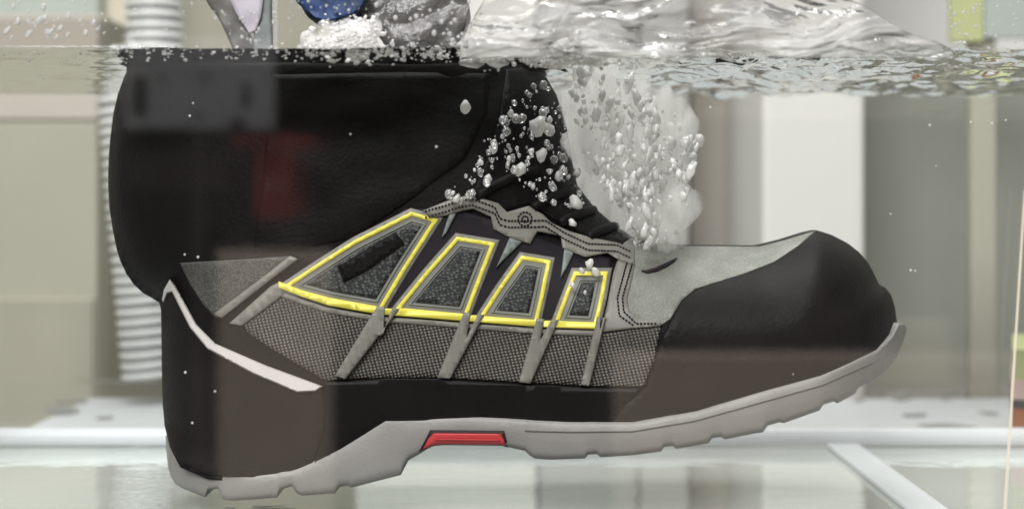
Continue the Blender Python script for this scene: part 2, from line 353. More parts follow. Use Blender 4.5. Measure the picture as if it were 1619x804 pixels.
# ------------------------------------------------------------------ the tank
XL, XR, YF, YB = -.275, .345, .497, .746
tk = empty('water_tank', (0, .62, -.011), 'clear glass water tank holding the submerged boot', 'tank')
T = .006
TOP = .24
boxobj('front_pane', (XL, XR, YF, YF+T, -.0105, TOP), M['glass'], tk, 0)
boxobj('back_pane', (XL, XR, YB-T, YB, -.0105, TOP), M['glass'], tk, 0)
boxobj('side_pane', (XL, XL+T, YF+T+.0003, YB-T-.0003, -.0105, TOP), M['glass'], tk, 0)
boxobj('side_pane', (XR-T, XR, YF+T+.0003, YB-T-.0003, -.0105, TOP), M['glass'], tk, 0)
boxobj('floor_pane', (XL+T+.0003, XR-T-.0003, YF+T+.0003, YB-T-.0003, -.0105, -.0005), M['floorglass'], tk, 0)
boxobj('seam', (XL+T, XR-T-.001, YB-T-.011, YB-T-.001, 0, .0085), M['seam'], tk, .0032)
boxobj('divider_strip', (.1545, .1705, YF+T+.001, YB-T-.0115, 0, .0022), M['seam2'], tk, .001)

# water body: rippled top, clear sides
ZW = .0494+ZC-.0000
wx0, wx1, wy0, wy1 = XL+T+.0008, XR-T-.0008, YF+T+.0008, YB-T-.0008
bm = bmesh.new(); NX, NY = 300, 110
grid = []
def wave(x, y):
    px = x/y*F+CX
    a = .0006+.0032*min(1, max(0, (px-620)/300))*(.65 if px > 1330 else 1)
    v = noise.noise(Vector((x*55, y*75, .3)))+.55*noise.noise(Vector((x*120, y*170, 4.3)))+.14*noise.noise(Vector((x*260, y*330, 7)))
    return a*v
for j in range(NY+1):
    yy = wy0+(wy1-wy0)*(j/NY)**1.3
    grid.append([bm.verts.new((wx0+(wx1-wx0)*i/NX, yy, ZW+wave(wx0+(wx1-wx0)*i/NX, yy))) for i in range(NX+1)])
for j in range(NY):
    for i in range(NX):
        f = bm.faces.new((grid[j][i], grid[j][i+1], grid[j+1][i+1], grid[j+1][i])); f.material_index = 0; f.smooth = True
def skirt(row, mi):
    low = [bm.verts.new((v.co.x, v.co.y, .0005)) for v in row]
    for a in range(len(row)-1):
        f = bm.faces.new((row[a], low[a], low[a+1], row[a+1])); f.material_index = mi
    return low
lf = skirt(grid[0], 1); lb = skirt(grid[-1][::-1], 1)
ll = skirt([g[0] for g in grid][::-1], 1); lr = skirt([g[-1] for g in grid], 1)
bmesh.ops.remove_doubles(bm, verts=bm.verts[:], dist=1e-6)
cs = [v for v in bm.verts if abs(v.co.z-.0005) < 1e-7]
cor = [min(cs, key=lambda v: (v.co-Vector((cx, cyy, .0005))).length) for cx, cyy in ((wx0, wy0), (wx0, wy1), (wx1, wy1), (wx1, wy0))]
f = bmesh.ops.holes_fill(bm, edges=[e for e in bm.edges if e.is_boundary], sides=0)['faces']
for q in f: q.material_index = 1
wo = link('water', bm, [M['wtop'], M['wclear'], M['wside']], smooth=False, origin=(0, .62, 0)); wo['kind'] = 'structure'
for p in wo.data.polygons: p.use_smooth = p.material_index == 0

# carton behind the tank at the right, and the thin trim glued down the front glass
oc = empty('orange_carton', P(1599, 0, .865), 'orange brown carton with a lime printed lid at the far right edge', 'carton')
oc.location.z = -.0112
def cbox(name, z0, z1, g, mat):
    bm = bmesh.new(); box(bm, -g, .07+g, -.09-g, g, z0, z1, .0006); link_local(name, bm, mat, oc)
def link_local(name, bm, mat, par):
    me = bpy.data.meshes.new(name); bmesh.ops.recalc_face_normals(bm, faces=bm.faces[:]); bm.to_mesh(me); bm.free(); me.materials.append(mat)
    o = bpy.data.objects.new(name, me); C.objects.link(o); o.parent = par; return o
zt = lambda y: P(0, y, .80).z+.0112
cbox('carton', 0, zt(636), 0, M['orange']); cbox('dark_rim', zt(636), zt(623), .0004, M['ink']); cbox('pink_lid', zt(623), zt(592), 0, M['pink']); cbox('lime_label', zt(592), zt(545), -.0005, M['lime'])
oc.rotation_euler = (0, 0, -math.atan2(oc.location.x, oc.location.y))
bm = bmesh.new(); q = []
for dd in (YF-.0014, YF-.0003):
    q.append([bm.verts.new(P(x, y, dd)) for x, y in ((1619, 300), (1622, 300), (1589.5, 830), (1585, 830))])
bm.faces.new(q[0]); bm.faces.new(q[1][::-1])
for i in range(4): bm.faces.new((q[0][i], q[0][(i+1) % 4], q[1][(i+1) % 4], q[1][i]))
link('glass_trim', bm, M['cream'], tk, smooth=False)

# ------------------------------------------------------------------ the boot
DM = .600                                  # depth of the boot's middle plane
def ip(tab):
    xs = [a for a, _ in tab]; ys = [b for _, b in tab]
    return lambda x: np.interp(x, xs, ys)
top_t = [(171, 275), (172, 245), (174, 220), (179, 180), (186, 150), (196, 122), (204, 105), (212, 92), (225, 84), (300, 82), (700, 84), (835, 92), (858, 112), (880, 150), (896, 200),
         (903, 250), (912, 292), (940, 328), (970, 354), (1000, 374), (1040, 384), (1080, 388), (1200, 389), (1240, 379), (1275, 368), (1291, 364), (1315, 371), (1340, 384), (1358, 398), (1372, 414),
         (1382, 432), (1390, 449), (1400, 454), (1409, 466), (1415, 485), (1419, 515), (1420, 530)]
bot_t = [(171, 295), (173, 330), (178, 362), (184, 392), (190, 412), (200, 433), (212, 450), (225, 462), (240, 471), (252, 478), (254.5, 490), (256, 600), (257, 640), (261, 675), (268, 705), (285, 738), (330, 757), (400, 763), (460, 758), (500, 740),
         (540, 718), (610, 674), (760, 674), (900, 680), (1000, 681), (1100, 664), (1200, 634), (1300, 606), (1385, 570), (1412, 545), (1419, 534), (1420, 532)]
ftop, fbot = ip(top_t), ip(bot_t)
G = 4
gx = np.arange(150, 1450, G); gy = np.arange(70, 800, G)
GX, GY = np.meshgrid(gx, gy)
segs = list(zip(top_t[:-1], top_t[1:]))+list(zip(bot_t[:13], bot_t[1:14]))
dist = np.full(GX.shape, 1e9)
for (ax, ay), (bx, by) in segs:
    if ay < 100 and by < 100: continue            # the open collar does not close over
    dx, dy = bx-ax, by-ay; L = dx*dx+dy*dy+1e-9
    t = np.clip(((GX-ax)*dx+(GY-ay)*dy)/L, 0, 1)
    dist = np.minimum(dist, np.hypot(GX-ax-t*dx, GY-ay-t*dy))
inside = (GY >= ftop(GX)) & (GY <= fbot(GX)+40) & (GX > 171) & (GX < 1420)
dist = np.where(inside, dist, 0)
Rr = np.interp(GX, [170, 800, 1000, 1250, 1420], [165, 165, 150, 150, 150])
tt = np.clip(dist/Rr, 0, 1); g = np.sqrt(1-(1-tt)**2)
WB = np.interp(GX, [170, 260, 450, 650, 850, 1050, 1200, 1420], [.037, .037, .037, .037, .040, .0455, .047, .047])
up = np.clip((520-GY)/300, 0, 1)
WB = WB*(1-.10*up*np.interp(GX, [500, 900], [0, 1]))
WB = WB+.004*np.exp(-((GY-230)/120)**2)*np.interp(GX, [400, 800], [1, .3])
Wd = WB*g
for _ in range(7):                          # smooth the ridges of the distance field
    q = np.pad(Wd, 1, mode='edge'); Wd = (q[1:-1, 1:-1]*2+q[:-2, 1:-1]+q[2:, 1:-1]+q[1:-1, :-2]+q[1:-1, 2:])/6
def wbody(px, py):
    fx = min(max((px-gx[0])/G, 0), len(gx)-1.001); fy = min(max((py-gy[0])/G, 0), len(gy)-1.001)
    i, j = int(fx), int(fy); a, b = fx-i, fy-j
    return float(Wd[j, i]*(1-a)*(1-b)+Wd[j, i+1]*a*(1-b)+Wd[j+1, i]*(1-a)*b+Wd[j+1, i+1]*a*b)
def surf(px, py, off=0.0): return P(px, py, DM-wbody(px, py)-off)
def loft(xs, ft, fb, wfun, rows, ends=True):
    bm = bmesh.new(); near = []; far = []
    for x in xs:
        a, b = float(ft(x)), float(fb(x)); rn = []; rf = []
        for r in range(rows+1):
            s = r/rows; s = .5-.5*math.cos(math.pi*s)
            yy = a+(b-a)*s; p = P(x, yy, DM-max(wfun(x, yy), .0004))
            rn.append(bm.verts.new(p)); rf.append(bm.verts.new((p.x, 2*DM-p.y, p.z)))
        near.append(rn); far.append(rf)
    for i in range(len(xs)-1):
        for r in range(rows):
            bm.faces.new((near[i][r], near[i+1][r], near[i+1][r+1], near[i][r+1]))
            bm.faces.new((far[i][r], far[i][r+1], far[i+1][r+1], far[i+1][r]))
        bm.faces.new((near[i][0], far[i][0], far[i+1][0], near[i+1][0]))
        bm.faces.new((near[i][rows], near[i+1][rows], far[i+1][rows], far[i][rows]))
    for e in (0, -1):
        for r in range(rows): bm.faces.new((near[e][r], near[e][r+1], far[e][r+1], far[e][r]))
    return bm
def xs_for(tabs, step):
    xs = set(np.arange(tabs[0][0][0], tabs[0][-1][0]+.01, step).round(2).tolist())
    for t in tabs: xs |= {float(a) for a, _ in t}
    xs = sorted(xs); out = [xs[0]]
    for x in xs[1:]:
        if x-out[-1] > .4: out.append(x)
    return out
boot = empty('safety_boot', P(350, 790, DM), 'black and grey safety boot with yellow lace frames held under water', 'boot')
def shell(outline, step):
    bm = bmesh.new(); bm.faces.new([bm.verts.new((x, y, 0)) for x, y in outline])
    for ax in (0, 1):
        c0 = [v.co[ax] for v in bm.verts]; c = min(c0)+step*.53; hi = max(c0)
        while c < hi:
            bmesh.ops.bisect_plane(bm, geom=bm.verts[:]+bm.edges[:]+bm.faces[:], plane_co=(c, 0, 0) if ax == 0 else (0, c, 0), plane_no=(1, 0, 0) if ax == 0 else (0, 1, 0), dist=.05); c += step
    bmesh.ops.triangulate(bm, faces=[f for f in bm.faces if len(f.verts) > 4])
    flat = [(v.co.x, v.co.y) for v in bm.verts]; bm.verts.index_update()
    faces = [[v.index for v in f.verts] for f in bm.faces]; rim = [[v.index for v in e.verts] for e in bm.edges if e.is_boundary]
    for v in bm.verts: v.co = P(*flat[v.index], DM-max(wbody(*flat[v.index]), .0004))
    near = list(bm.verts); far = [bm.verts.new((v.co.x, 2*DM-v.co.y, v.co.z)) for v in near]
    for f in faces: bm.faces.new([far[i] for i in f[::-1]])
    for a, b in rim: bm.faces.new((near[a], near[b], far[b], far[a]))
    return bm
link('upper', shell(top_t+bot_t[::-1][1:], 9), M['black'], boot)

def patch(name, polys, mat, off=.0015, step=11, round_px=2.2, parent=None, wf=None, sink=.0012, hfun=None, smooth=True):
    """a raised panel that follows the near side of the boot; polys = list of outlines in picture pixels"""
    wf = wf or wbody
    bm = bmesh.new()
    for poly in polys: bm.faces.new([bm.verts.new((x, y, 0)) for x, y in poly])
    bmesh.ops.remove_doubles(bm, verts=bm.verts[:], dist=.3)
    xs = [v.co.x for v in bm.verts]; ys = [v.co.y for v in bm.verts]
    bmesh.ops.recalc_face_normals(bm, faces=bm.faces[:])
    if round_px: bmesh.ops.inset_region(bm, faces=bm.faces[:], thickness=round_px, use_even_offset=True, use_boundary=True)
    for ax, lo, hi in ((0, min(xs), max(xs)), (1, min(ys), max(ys))):
        c = math.floor(lo/step)*step+step*.37
        while c < hi:
            no = (1, 0, 0) if ax == 0 else (0, 1, 0); co = (c, 0, 0) if ax == 0 else (0, c, 0)
            if c > lo: bmesh.ops.bisect_plane(bm, geom=bm.verts[:]+bm.edges[:]+bm.faces[:], plane_co=co, plane_no=no, dist=.05)
            c += step
    bmesh.ops.triangulate(bm, faces=[f for f in bm.faces if len(f.verts) > 4])
    be = [e for e in bm.edges if e.is_boundary]; bv = {v for e in be for v in e.verts}
    flat = {v: (v.co.x, v.co.y) for v in bm.verts}
    r = bmesh.ops.extrude_edge_only(bm, edges=be)
    newv = [v for v in r['geom'] if isinstance(v, bmesh.types.BMVert)]
    for v in newv: flat[v] = (v.co.x, v.co.y)
    ns = set(newv)
    for v in bm.verts:
        x, y = flat[v]; o = off
        if v in ns: o = -sink
        elif v in bv and round_px: o = off*.55
        if hfun and v not in ns: o += hfun(x, y)
        v.co = P(x, y, DM-wf(x, y)-o)
    return link(name, bm, mat, parent or boot, smooth)

# sole
st = [(262, 688), (268, 703), (285, 722), (330, 740), (400, 746), (460, 741), (500, 722), (540, 700), (610, 655), (760, 655), (900, 663), (1000, 664), (1100, 647), (1200, 617), (1300, 590), (1385, 553), (1410, 530), (1420, 512), (1430, 512), (1433, 518)]
sb = [(262, 704), (266, 740), (270, 752), (277, 764), (290, 772), (316, 782), (325, 785), (329, 774), (345, 772), (352, 788), (366, 791), (438, 786), (444, 773), (462, 768), (470, 780), (478, 783), (530, 779), (537, 769), (550, 767), (556, 770), (634, 750), (640, 738), (646, 727), (665, 716), (682, 705),
      (700, 703), (795, 704), (830, 712), (836, 718), (845, 724), (870, 726), (925, 724), (930, 718), (944, 717), (949, 722), (1000, 719), (1045, 713), (1050, 706), (1064, 704), (1069, 709), (1120, 700), (1126, 692), (1140, 690), (1146, 694), (1196, 684), (1206, 683), (1214, 672), (1232, 667), (1240, 668), (1296, 648), (1302, 639), (1318, 634), (1324, 637), (1352, 622), (1357, 613), (1370, 606), (1376, 607), (1395, 593), (1408, 578), (1420, 559), (1429, 536), (1433, 522)]
fst, fsb = ip(st), ip(sb)
fws = ip([(262, .0375), (450, .0385), (650, .0385), (850, .0425), (1050, .0485), (1200, .050), (1434, .050)])
def wsole(px, py):
    a, b = float(fst(px)), float(fsb(px))
    tb_ = min(1, max(0, (px-262)/150)); tf = min(1, max(0, (1434-px)/150))
    pl = math.sqrt(1-(1-tb_)**2)*math.sqrt(1-(1-tf)**2)
    s = (py-a)/max(b-a, 1); e = 1-.05*max(0, 1-s*9)**2-.06*max(0, (s-.86)/.14)**2
    belly = .0012*math.sin(math.pi*min(1, max(0, s)))
    return max(.0005, float(fws(px))*pl*e+belly*pl)
link('sole', loft(xs_for([st, sb], 5), fst, fsb, wsole, 16), M['sole'], boot)
mould = [(830, 680), (900, 682), (1000, 681), (1100, 664), (1200, 636), (1300, 608), (1380, 572)]
patch('mould_line', [[(x, y-1) for x, y in mould]+[(x, y+1) for x, y in mould[::-1]]], M['greyline'], .0006, wf=wsole, round_px=0)  # darker grey strip paints the shade of a thin moulded groove
patch('insert_gap_shade', [[(680, 679), (797, 680), (804, 707), (790, 703), (700, 702), (684, 705), (662, 714)]], M['recess_shade'], .0006, wf=wsole, round_px=0)  # dark frame paints the shade of the recess around the insert
patch('sole_insert', [[(686, 684), (793, 685), (800, 704), (790, 702.5), (700, 701.5), (684, 704), (669, 709), (678, 692)]], M['red'], .0022, wf=wsole)
patch('insert_groove_shade', [[(690, 693), (790, 694), (792, 697), (688, 696)]], prin('shaded_red', (.36, .03, .035), .5, .3, .1), .0026, wf=wsole, round_px=0)  # darker red strip paints a groove's shade onto the insert

# big panels
patch('toe_cap', [[(1291, 363.5), (1315, 371), (1340, 384), (1358, 398), (1372, 414), (1382, 432), (1390, 449), (1400, 454), (1409, 466), (1415, 485), (1418, 512), (1412, 536), (1385, 562), (1300, 600), (1200, 628), (1100, 658), (1000, 674), (965, 672), (985, 640),
                 (1020, 612), (1036, 570), (1048, 530), (1062, 502), (1078, 474), (1100, 456), (1180, 431), (1225, 413), (1262, 388)]], M['brownrub'], .0022, round_px=3)
patch('vamp', [[(985, 384), (1000, 375), (1040, 384.5), (1080, 388.5), (1200, 389.5), (1240, 379.5), (1275, 368.5), (1289, 365), (1262, 389), (1225, 414), (1180, 432), (1100, 457), (1078, 475), (1060, 505), (1046, 514), (1000, 519), (950, 525), (962, 470), (970, 430)]], M['vamp'], .0012)
patch('rand', [[(512, 603), (600, 598), (700, 598), (820, 606), (930, 611), (1015, 613), (985, 645), (968, 674), (900, 672), (760, 666), (610, 666), (540, 710), (496, 732), (508, 690), (514, 650)]], M['blackrub'], .0022)
patch('heel_counter', [[(255.5, 470), (259, 455), (268, 443), (280, 462), (308, 515), (338, 545), (420, 583), (508, 613), (514, 650), (510, 690), (496, 733), (460, 750), (400, 756), (330, 750), (285, 730), (267, 700), (260, 672), (257.5, 640), (257, 600), (256.5, 540)]], M['brownrub'], .0018)
patch('heel_stripe', [[(256, 474), (259, 458), (268.5, 441), (277, 451), (311, 513), (341, 543), (420, 577), (510, 610), (499, 618), (470, 619.5), (400, 590), (328, 551), (300, 517), (272, 461), (265, 463), (259, 478)]], M['stripe'], .0042, step=6, round_px=2.0, smooth=False)
patch('collar_panel', [[(284, 415), (380, 410), (462, 404), (432, 428), (350, 497), (342, 503), (322, 482), (300, 448)]], M['greyfab'], .0010)
patch('strap', [[(338, 496), (350, 503), (440, 433), (472, 409), (458, 404), (424, 431)]], M['grey'], .0020, round_px=1.5)
patch('strap', [[(362, 511), (382, 515), (420, 487), (452, 463), (440, 446), (428, 452)]], M['grey'], .0022, round_px=1.5)
patch('mesh_panel', [[(384, 514), (446, 466), (520, 490), (600, 503), (740, 511), (860, 522), (950, 526), (1046, 514), (1034, 570), (1018, 611), (930, 610), (820, 604), (700, 597), (560, 598), (515, 602), (470, 575), (425, 548), (395, 528)]], M['mesh'], .0010)
patch('side_panel', [[(455, 448), (560, 383), (640, 330), (720, 330), (790, 350), (880, 385), (965, 408), (962, 470), (948, 520), (860, 516), (740, 504), (600, 496), (520, 482)]], M['purple'], .0010)

def lerp2(a, b, t): return (a[0]+(b[0]-a[0])*t, a[1]+(b[1]-a[1])*t)
def insetq(q, d):
    cx = sum(p[0] for p in q)/len(q); cyy = sum(p[1] for p in q)/len(q); n = len(q); out = []
    for i in range(n):
        p0, p1, p2 = Vector(q[i-1]), Vector(q[i]), Vector(q[(i+1) % n])
        e1 = (p1-p0).normalized(); e2 = (p2-p1).normalized()
        n1 = Vector((-e1.y, e1.x)); n2 = Vector((-e2.y, e2.x))
        if n1.dot(Vector((cx, cyy))-p1) < 0: n1 = -n1; n2 = -n2
        m = (n1+n2); m = m/max(.35, m.length_squared)*2
        out.append((p1.x+m.x*d, p1.y+m.y*d))
    return out
def ring(name, q, d0, d1, mat, off, parent, rp=1.3):
    a = insetq(q, d0) if d0 else q; b = insetq(q, d1); n = len(q)
    return patch(name, [[a[i], a[(i+1) % n], b[(i+1) % n], b[i]] for i in range(n)], mat, off, step=9, round_px=rp, parent=parent)
quads = [[(441, 456), (500, 417), (560, 379), (650, 334), (694, 346), (640, 430), (603, 492), (520, 477)],
         [(621, 492), (670, 432), (722, 373), (784, 383), (760, 445), (738, 503)],
         [(754, 505), (788, 453), (824, 403), (872, 411), (862, 460), (850, 513)],
         [(874, 514), (890, 472), (907, 428), (962, 428), (955, 470), (944, 517)]]
for qi, q in enumerate(quads):
    fo = patch('lace_frame', [insetq(q, -5)], M['grey'], .0018, step=9, round_px=1.8)
    ring('yellow_edging', q, 0, 7.5, M['yellow'], .0023, fo, 1.0)
    ring('inner_border', q, 13, 15, M['strapm'], .0023, fo, 0)
    patch('mesh_window', [insetq(q, 18)], M['tilemesh'], .0022, step=9, round_px=0, parent=fo)
patch('black_bar', [[(533, 421), (625, 366), (640, 385), (585, 425), (543, 447)]], M['black'], .0030, step=9, round_px=1)  # black bar laid over the rearmost lace frame
# the lower yellow line runs through behind the prongs
low = [(440, 452), (480, 467), (520, 480), (600, 494), (680, 500), (740, 505), (860, 514), (948, 517)]
patch('yellow_line', [[(x, y-8) for x, y in low]+[(x, y+3) for x, y in low[::-1]]], M['yellow'], .0031, step=9, round_px=1.2)
patch('grey_line', [[(x-3, y+5) for x, y in low]+[(x-3, y+14) for x, y in low[::-1]]], M['grey'], .0020, step=9, round_px=1.2)
# prongs: forked grey straps that run down over the mesh
for (a, b, c, tipl, tipr) in (((596, 483), (632, 488), (607, 520), (529, 594), (546, 599)),
                              ((733, 493), (766, 497), (738, 532), (691, 597), (712, 598)),
                              ((848, 503), (884, 505), (855, 535), (820, 604), (839, 606)),
                              ((944, 500), (958, 502), (949, 520), (918, 608), (932, 610))):
    l1 = lerp2(a, tipl, .35); r1 = lerp2(b, tipr, .35)
    fork = (c[0], c[1])
    gapw = 4 if a[0] < 940 else 1
    up1 = lerp2(a, b, .36); up2 = lerp2(a, b, .66)
    pr = patch('prong', [[a, up1, fork, l1], [up2, b, r1, fork], [l1, fork, r1, tipr, tipl]], M['grey'], .0041, step=9, round_px=1.4)
# eyelet stay: zigzag grey band with rows of stitching
bandt = [(668, 333), (700, 320), (722, 312), (745, 308), (788, 321), (802, 335), (836, 325), (858, 338), (872, 352), (900, 365), (935, 375), (975, 383), (1003, 392)]
bandb = [(680, 345), (706, 341), (728, 334), (748, 330), (776, 343), (780, 362), (802, 374), (838, 386), (850, 366), (886, 373), (889, 392), (925, 407), (960, 400), (980, 412), (1003, 420)]
stay = patch('lace_stay', [bandt+bandb[::-1]], M['grey'], .0030, step=9, round_px=1.6)
patch('stay_end', [[(978, 408), (1004, 416), (1000, 440), (992, 470), (994, 490), (1010, 505), (1044, 508), (1046, 515), (1000, 519), (952, 525), (962, 470), (972, 430)]], M['grey'], .0022, step=9, round_px=1.6)
for q in ([(710, 338), (722, 336), (706, 368), (698, 376)], [(806, 374), (826, 382), (795, 412), (784, 424)], [(892, 392), (908, 398), (895, 425), (886, 440)]):
    patch('finger_tab', [q], M['strapm'], .0026, step=9, round_px=1)
def stitchrow(path, off, parent, r=.00035, n_px=5.0):
    bm = bmesh.new(); pts = []
    for i in range(len(path)-1):
        (ax, ay), (bx, by) = path[i], path[i+1]; L = math.hypot(bx-ax, by-ay)
        k = max(1, int(L/n_px))
        for j in range(k):
            t0, t1 = j/k, (j+.62)/k
            pts = [surf(ax+(bx-ax)*t, ay+(by-ay)*t, off) for t in (t0, t1)]
            tube(bm, pts, r, 5)
    return link('stitching', bm, M['purple'], parent)
mid = [(672, 339), (703, 330), (724, 323), (746, 319), (782, 332), (790, 350), (803, 354), (838, 354), (862, 353), (893, 373), (930, 390), (975, 392), (998, 403)]
stitchrow([(x, y-5) for x, y in mid], .0033, stay); stitchrow([(x, y+5) for x, y in mid], .0033, stay)
stitchrow([(830+11*math.cos(a), 346+11*math.sin(a)) for a in np.linspace(0, 6.28, 14)], .0033, stay)
stitchrow([(830+5*math.cos(a), 346+5*math.sin(a)) for a in np.linspace(0, 6.28, 9)], .0033, stay)
stitchrow([(1000, 415), (984, 470), (986, 492), (1006, 511), (1040, 511)], .0026, boot); stitchrow([(991, 415), (976, 470), (979, 498), (1003, 515)], .0026, boot)
# painted dark fold line on the vamp, black padding of the tongue, laces
bm = bmesh.new(); tube(bm, [surf(x, y, .0012) for x, y in ((1014, 428), (1022, 430), (1036, 427), (1052, 420), (1064, 413), (1070, 408))], [.0004, .0009, .0011, .0011, .0008, .0003], 8)
link('crease_shade', bm, M['recess_shade'], boot)  # raised dark tube paints the shade of the fold
patch('tongue', [[(800, 110), (850, 104), (880, 150), (896, 200), (904, 252), (913, 294), (940, 330), (968, 354), (996, 376), (985, 388), (930, 374), (880, 350), (838, 322), (800, 332), (775, 318), (745, 306), (770, 250), (790, 180)]], M['black'], .0012)
for (a, b, c) in (((752, 312), (785, 285), (850, 268)), ((842, 328), (872, 312), (905, 300)), ((885, 352), (915, 338), (938, 332)), ((930, 374), (955, 362), (972, 358))):
    bm = bmesh.new(); pts = []
    for t in np.linspace(0, 1, 9):
        x = a[0]*(1-t)**2+2*b[0]*t*(1-t)+c[0]*t*t; y = a[1]*(1-t)**2+2*b[1]*t*(1-t)+c[1]*t*t
        pts.append(surf(x, y, .0022))
    tube(bm, pts, .0020, 8); link('lace', bm, M['black'], boot)
# padded collar panels of the shaft
hump = lambda x, y: .0012*noise.noise(Vector((x*.012, y*.02, 2)))
patch('collar_pad', [[(432, 118), (640, 114), (775, 116), (770, 180), (735, 250), (640, 322), (560, 376), (470, 396), (400, 398), (412, 300)]], M['black'], .0008, round_px=10, hfun=hump)

# ------------------------------------------------------------------ things above the water line over the boot
def slab(name, poly, d, depth, mat, parent=None, nz=.0, lean=0):
    bm = bmesh.new(); f = bm.faces.new([bm.verts.new(P(x, y, d+lean*(75-y))) for x, y in poly])
    r = bmesh.ops.extrude_face_region(bm, geom=[f]); bmesh.ops.translate(bm, verts=[v for v in r['geom'] if isinstance(v, bmesh.types.BMVert)], vec=(0, depth, 0))
    bmesh.ops.triangulate(bm, faces=bm.faces[:])
    if nz:
        bmesh.ops.subdivide_edges(bm, edges=bm.edges[:], cuts=5, use_grid_fill=True)
        for v in bm.verts: v.co += Vector((0, noise.noise(v.co*130)*nz, noise.noise(v.co*110+Vector((3, 3, 3)))*nz*.6))
    return link(name, bm, mat, parent, smooth=nz > 0)
gs = empty('webbing_strap', P(390, 95, .60), 'folded grey webbing strap with a pale lilac face dipping into the water above the boot', 'strap')
slab('dark_fold', [(326, -60), (318, -60), (326, 0), (342, 25), (356, 50), (368, 78), (374, 100), (412, 100), (404, 70), (388, 45), (380, 0), (376, -60)], .600, .004, M['strapd'], gs, .0016)
slab('lilac_face', [(366, -60), (364, 0), (372, 18), (384, 36), (394, 52), (404, 48), (412, 28), (416, 0), (418, -60)], .5955, .003, M['lilac'], gs, .0012)
slab('grey_fold', [(408, -60), (406, 10), (402, 40), (400, 72), (402, 100), (430, 100), (430, 66), (428, 20), (430, -60)], .597, .003, M['strapm'], gs, .0012)
slab('clear_edge', [(432, -60), (431, 20), (432, 100), (437, 100), (437, 20), (438, -60)], .598, .002, M['bubble'], gs, .0005)
tag(slab('blue_cloth', [(466, -60), (468, 0), (482, 18), (498, 32), (516, 30), (536, 25), (558, 20), (572, 10), (578, -10), (580, -60)], .570, .022, M['blue'], nz=.004), 'dark blue wet cloth hanging above the splash at the top edge', 'cloth')
tag(slab('grey_cloth', [(560, -60), (562, 0), (566, 22), (590, 40), (608, 68), (622, 92), (700, 95), (722, 74), (736, 40), (742, 15), (738, -5), (736, -60)], .582, .022, M['dgrey'], nz=.005), 'dark grey wet cloth right of the blue cloth above the water', 'cloth')

# ------------------------------------------------------------------ splash, foam, bubbles, droplets
def film(name, x0, x1, ytop, ybot, d, label, nx=120, ny=24):
    bm = bmesh.new(); A = []; B = []
    for j in range(ny+1):
        ra = []; rb = []
        for i in range(nx+1):
            x = x0+(x1-x0)*i/nx; u = i/nx
            yt = ytop(u); y = yt+(ybot-yt)*j/ny
            th = (.0012+.0024*max(0, noise.noise(Vector((x*.02, y*.045, 1)))+.3)+.0012*noise.noise(Vector((x*.07, y*.15, 2))))*math.sin(math.pi*min(1, .06+j/ny*.95))**.4
            th = max(th, .0003)
            p = P(x, y, d); ra.append(bm.verts.new(p)); rb.append(bm.verts.new(p+Vector((0, th, 0))))
        A.append(ra); B.append(rb)
    for j in range(ny):
        for i in range(nx):
            bm.faces.new((A[j][i], A[j+1][i], A[j+1][i+1], A[j][i+1])); bm.faces.new((B[j][i], B[j][i+1], B[j+1][i+1], B[j+1][i]))
    for j in range(ny):
        bm.faces.new((A[j][0], B[j][0], B[j+1][0], A[j+1][0])); bm.faces.new((A[j][-1], A[j+1][-1], B[j+1][-1], B[j][-1]))
    for i in range(nx):
        bm.faces.new((A[0][i], A[0][i+1], B[0][i+1], B[0][i])); bm.faces.new((A[-1][i], B[-1][i], B[-1][i+1], A[-1][i+1]))
    return tag(link(name, bm, M['splash']), label, 'splash', kind='stuff')
film('splash', 728, 1510, lambda u: -34+14*math.sin(u*7)+13*max(0, u-.5)*math.sin(u*37)+95*max(0, 1-u/.07)+112*max(0, u-.55)/.45*u, 92, YF+T+.0009, 'sheet of splashing water running down the inside of the front glass')

def foam_cluster(name, spec, mat, label, sub=1, amp=.5):
    bm = bmesh.new()
    for (p, r, st, seed) in spec:
        rr = bmesh.ops.create_icosphere(bm, subdivisions=sub, radius=1); rot = Matrix.Rotation(random.uniform(-.5, .5), 3, 'Y')
        for v in rr['verts']:
            c = v.co.copy()*(1+amp*noise.noise(v.co*1.4+Vector((seed*2.3, seed, 0))))
            v.co = Vector(p)+rot @ Vector((c.x*st[0], c.y*st[1], c.z*st[2]))*r
    return tag(link(name, bm, mat), label, 'foam', kind='stuff')
def rad(px, d): return px/F*d
# milky plume right of the tongue
plume = [(868, 104), (930, 108), (1010, 120), (1060, 150), (1108, 205), (1098, 250), (1088, 300), (1092, 350), (1070, 385), (1010, 395), (1000, 362), (958, 338), (925, 290), (908, 240), (900, 190), (884, 150)]
def milk(name, scale, lo, hi, f0=.40, f1=.68, st=(1.5, 1, .8)):
    k = NT(name); pv = k.n('ShaderNodeVolumePrincipled'); pv.inputs['Color'].default_value = (.97, .96, .95, 1); pv.inputs['Anisotropy'].default_value = 0
    tc = k.n('ShaderNodeTexCoord'); mp = k.n('ShaderNodeMapping'); mp.inputs['Scale'].default_value = st; k.l(tc.outputs['Object'], mp.inputs[0])
    nz = k.n('ShaderNodeTexNoise'); nz.inputs['Scale'].default_value = scale; nz.inputs['Detail'].default_value = 4; nz.inputs['Roughness'].default_value = .6; k.l(mp.outputs[0], nz.inputs['Vector'])
    mr = k.n('ShaderNodeMapRange'); mr.inputs['From Min'].default_value = f0; mr.inputs['From Max'].default_value = f1; mr.inputs['To Min'].default_value = lo; mr.inputs['To Max'].default_value = hi
    k.l(nz.outputs[0], mr.inputs[0]); k.l(mr.outputs[0], pv.inputs['Density']); k.l(pv.outputs[0], k.out.inputs['Volume']); return k.m
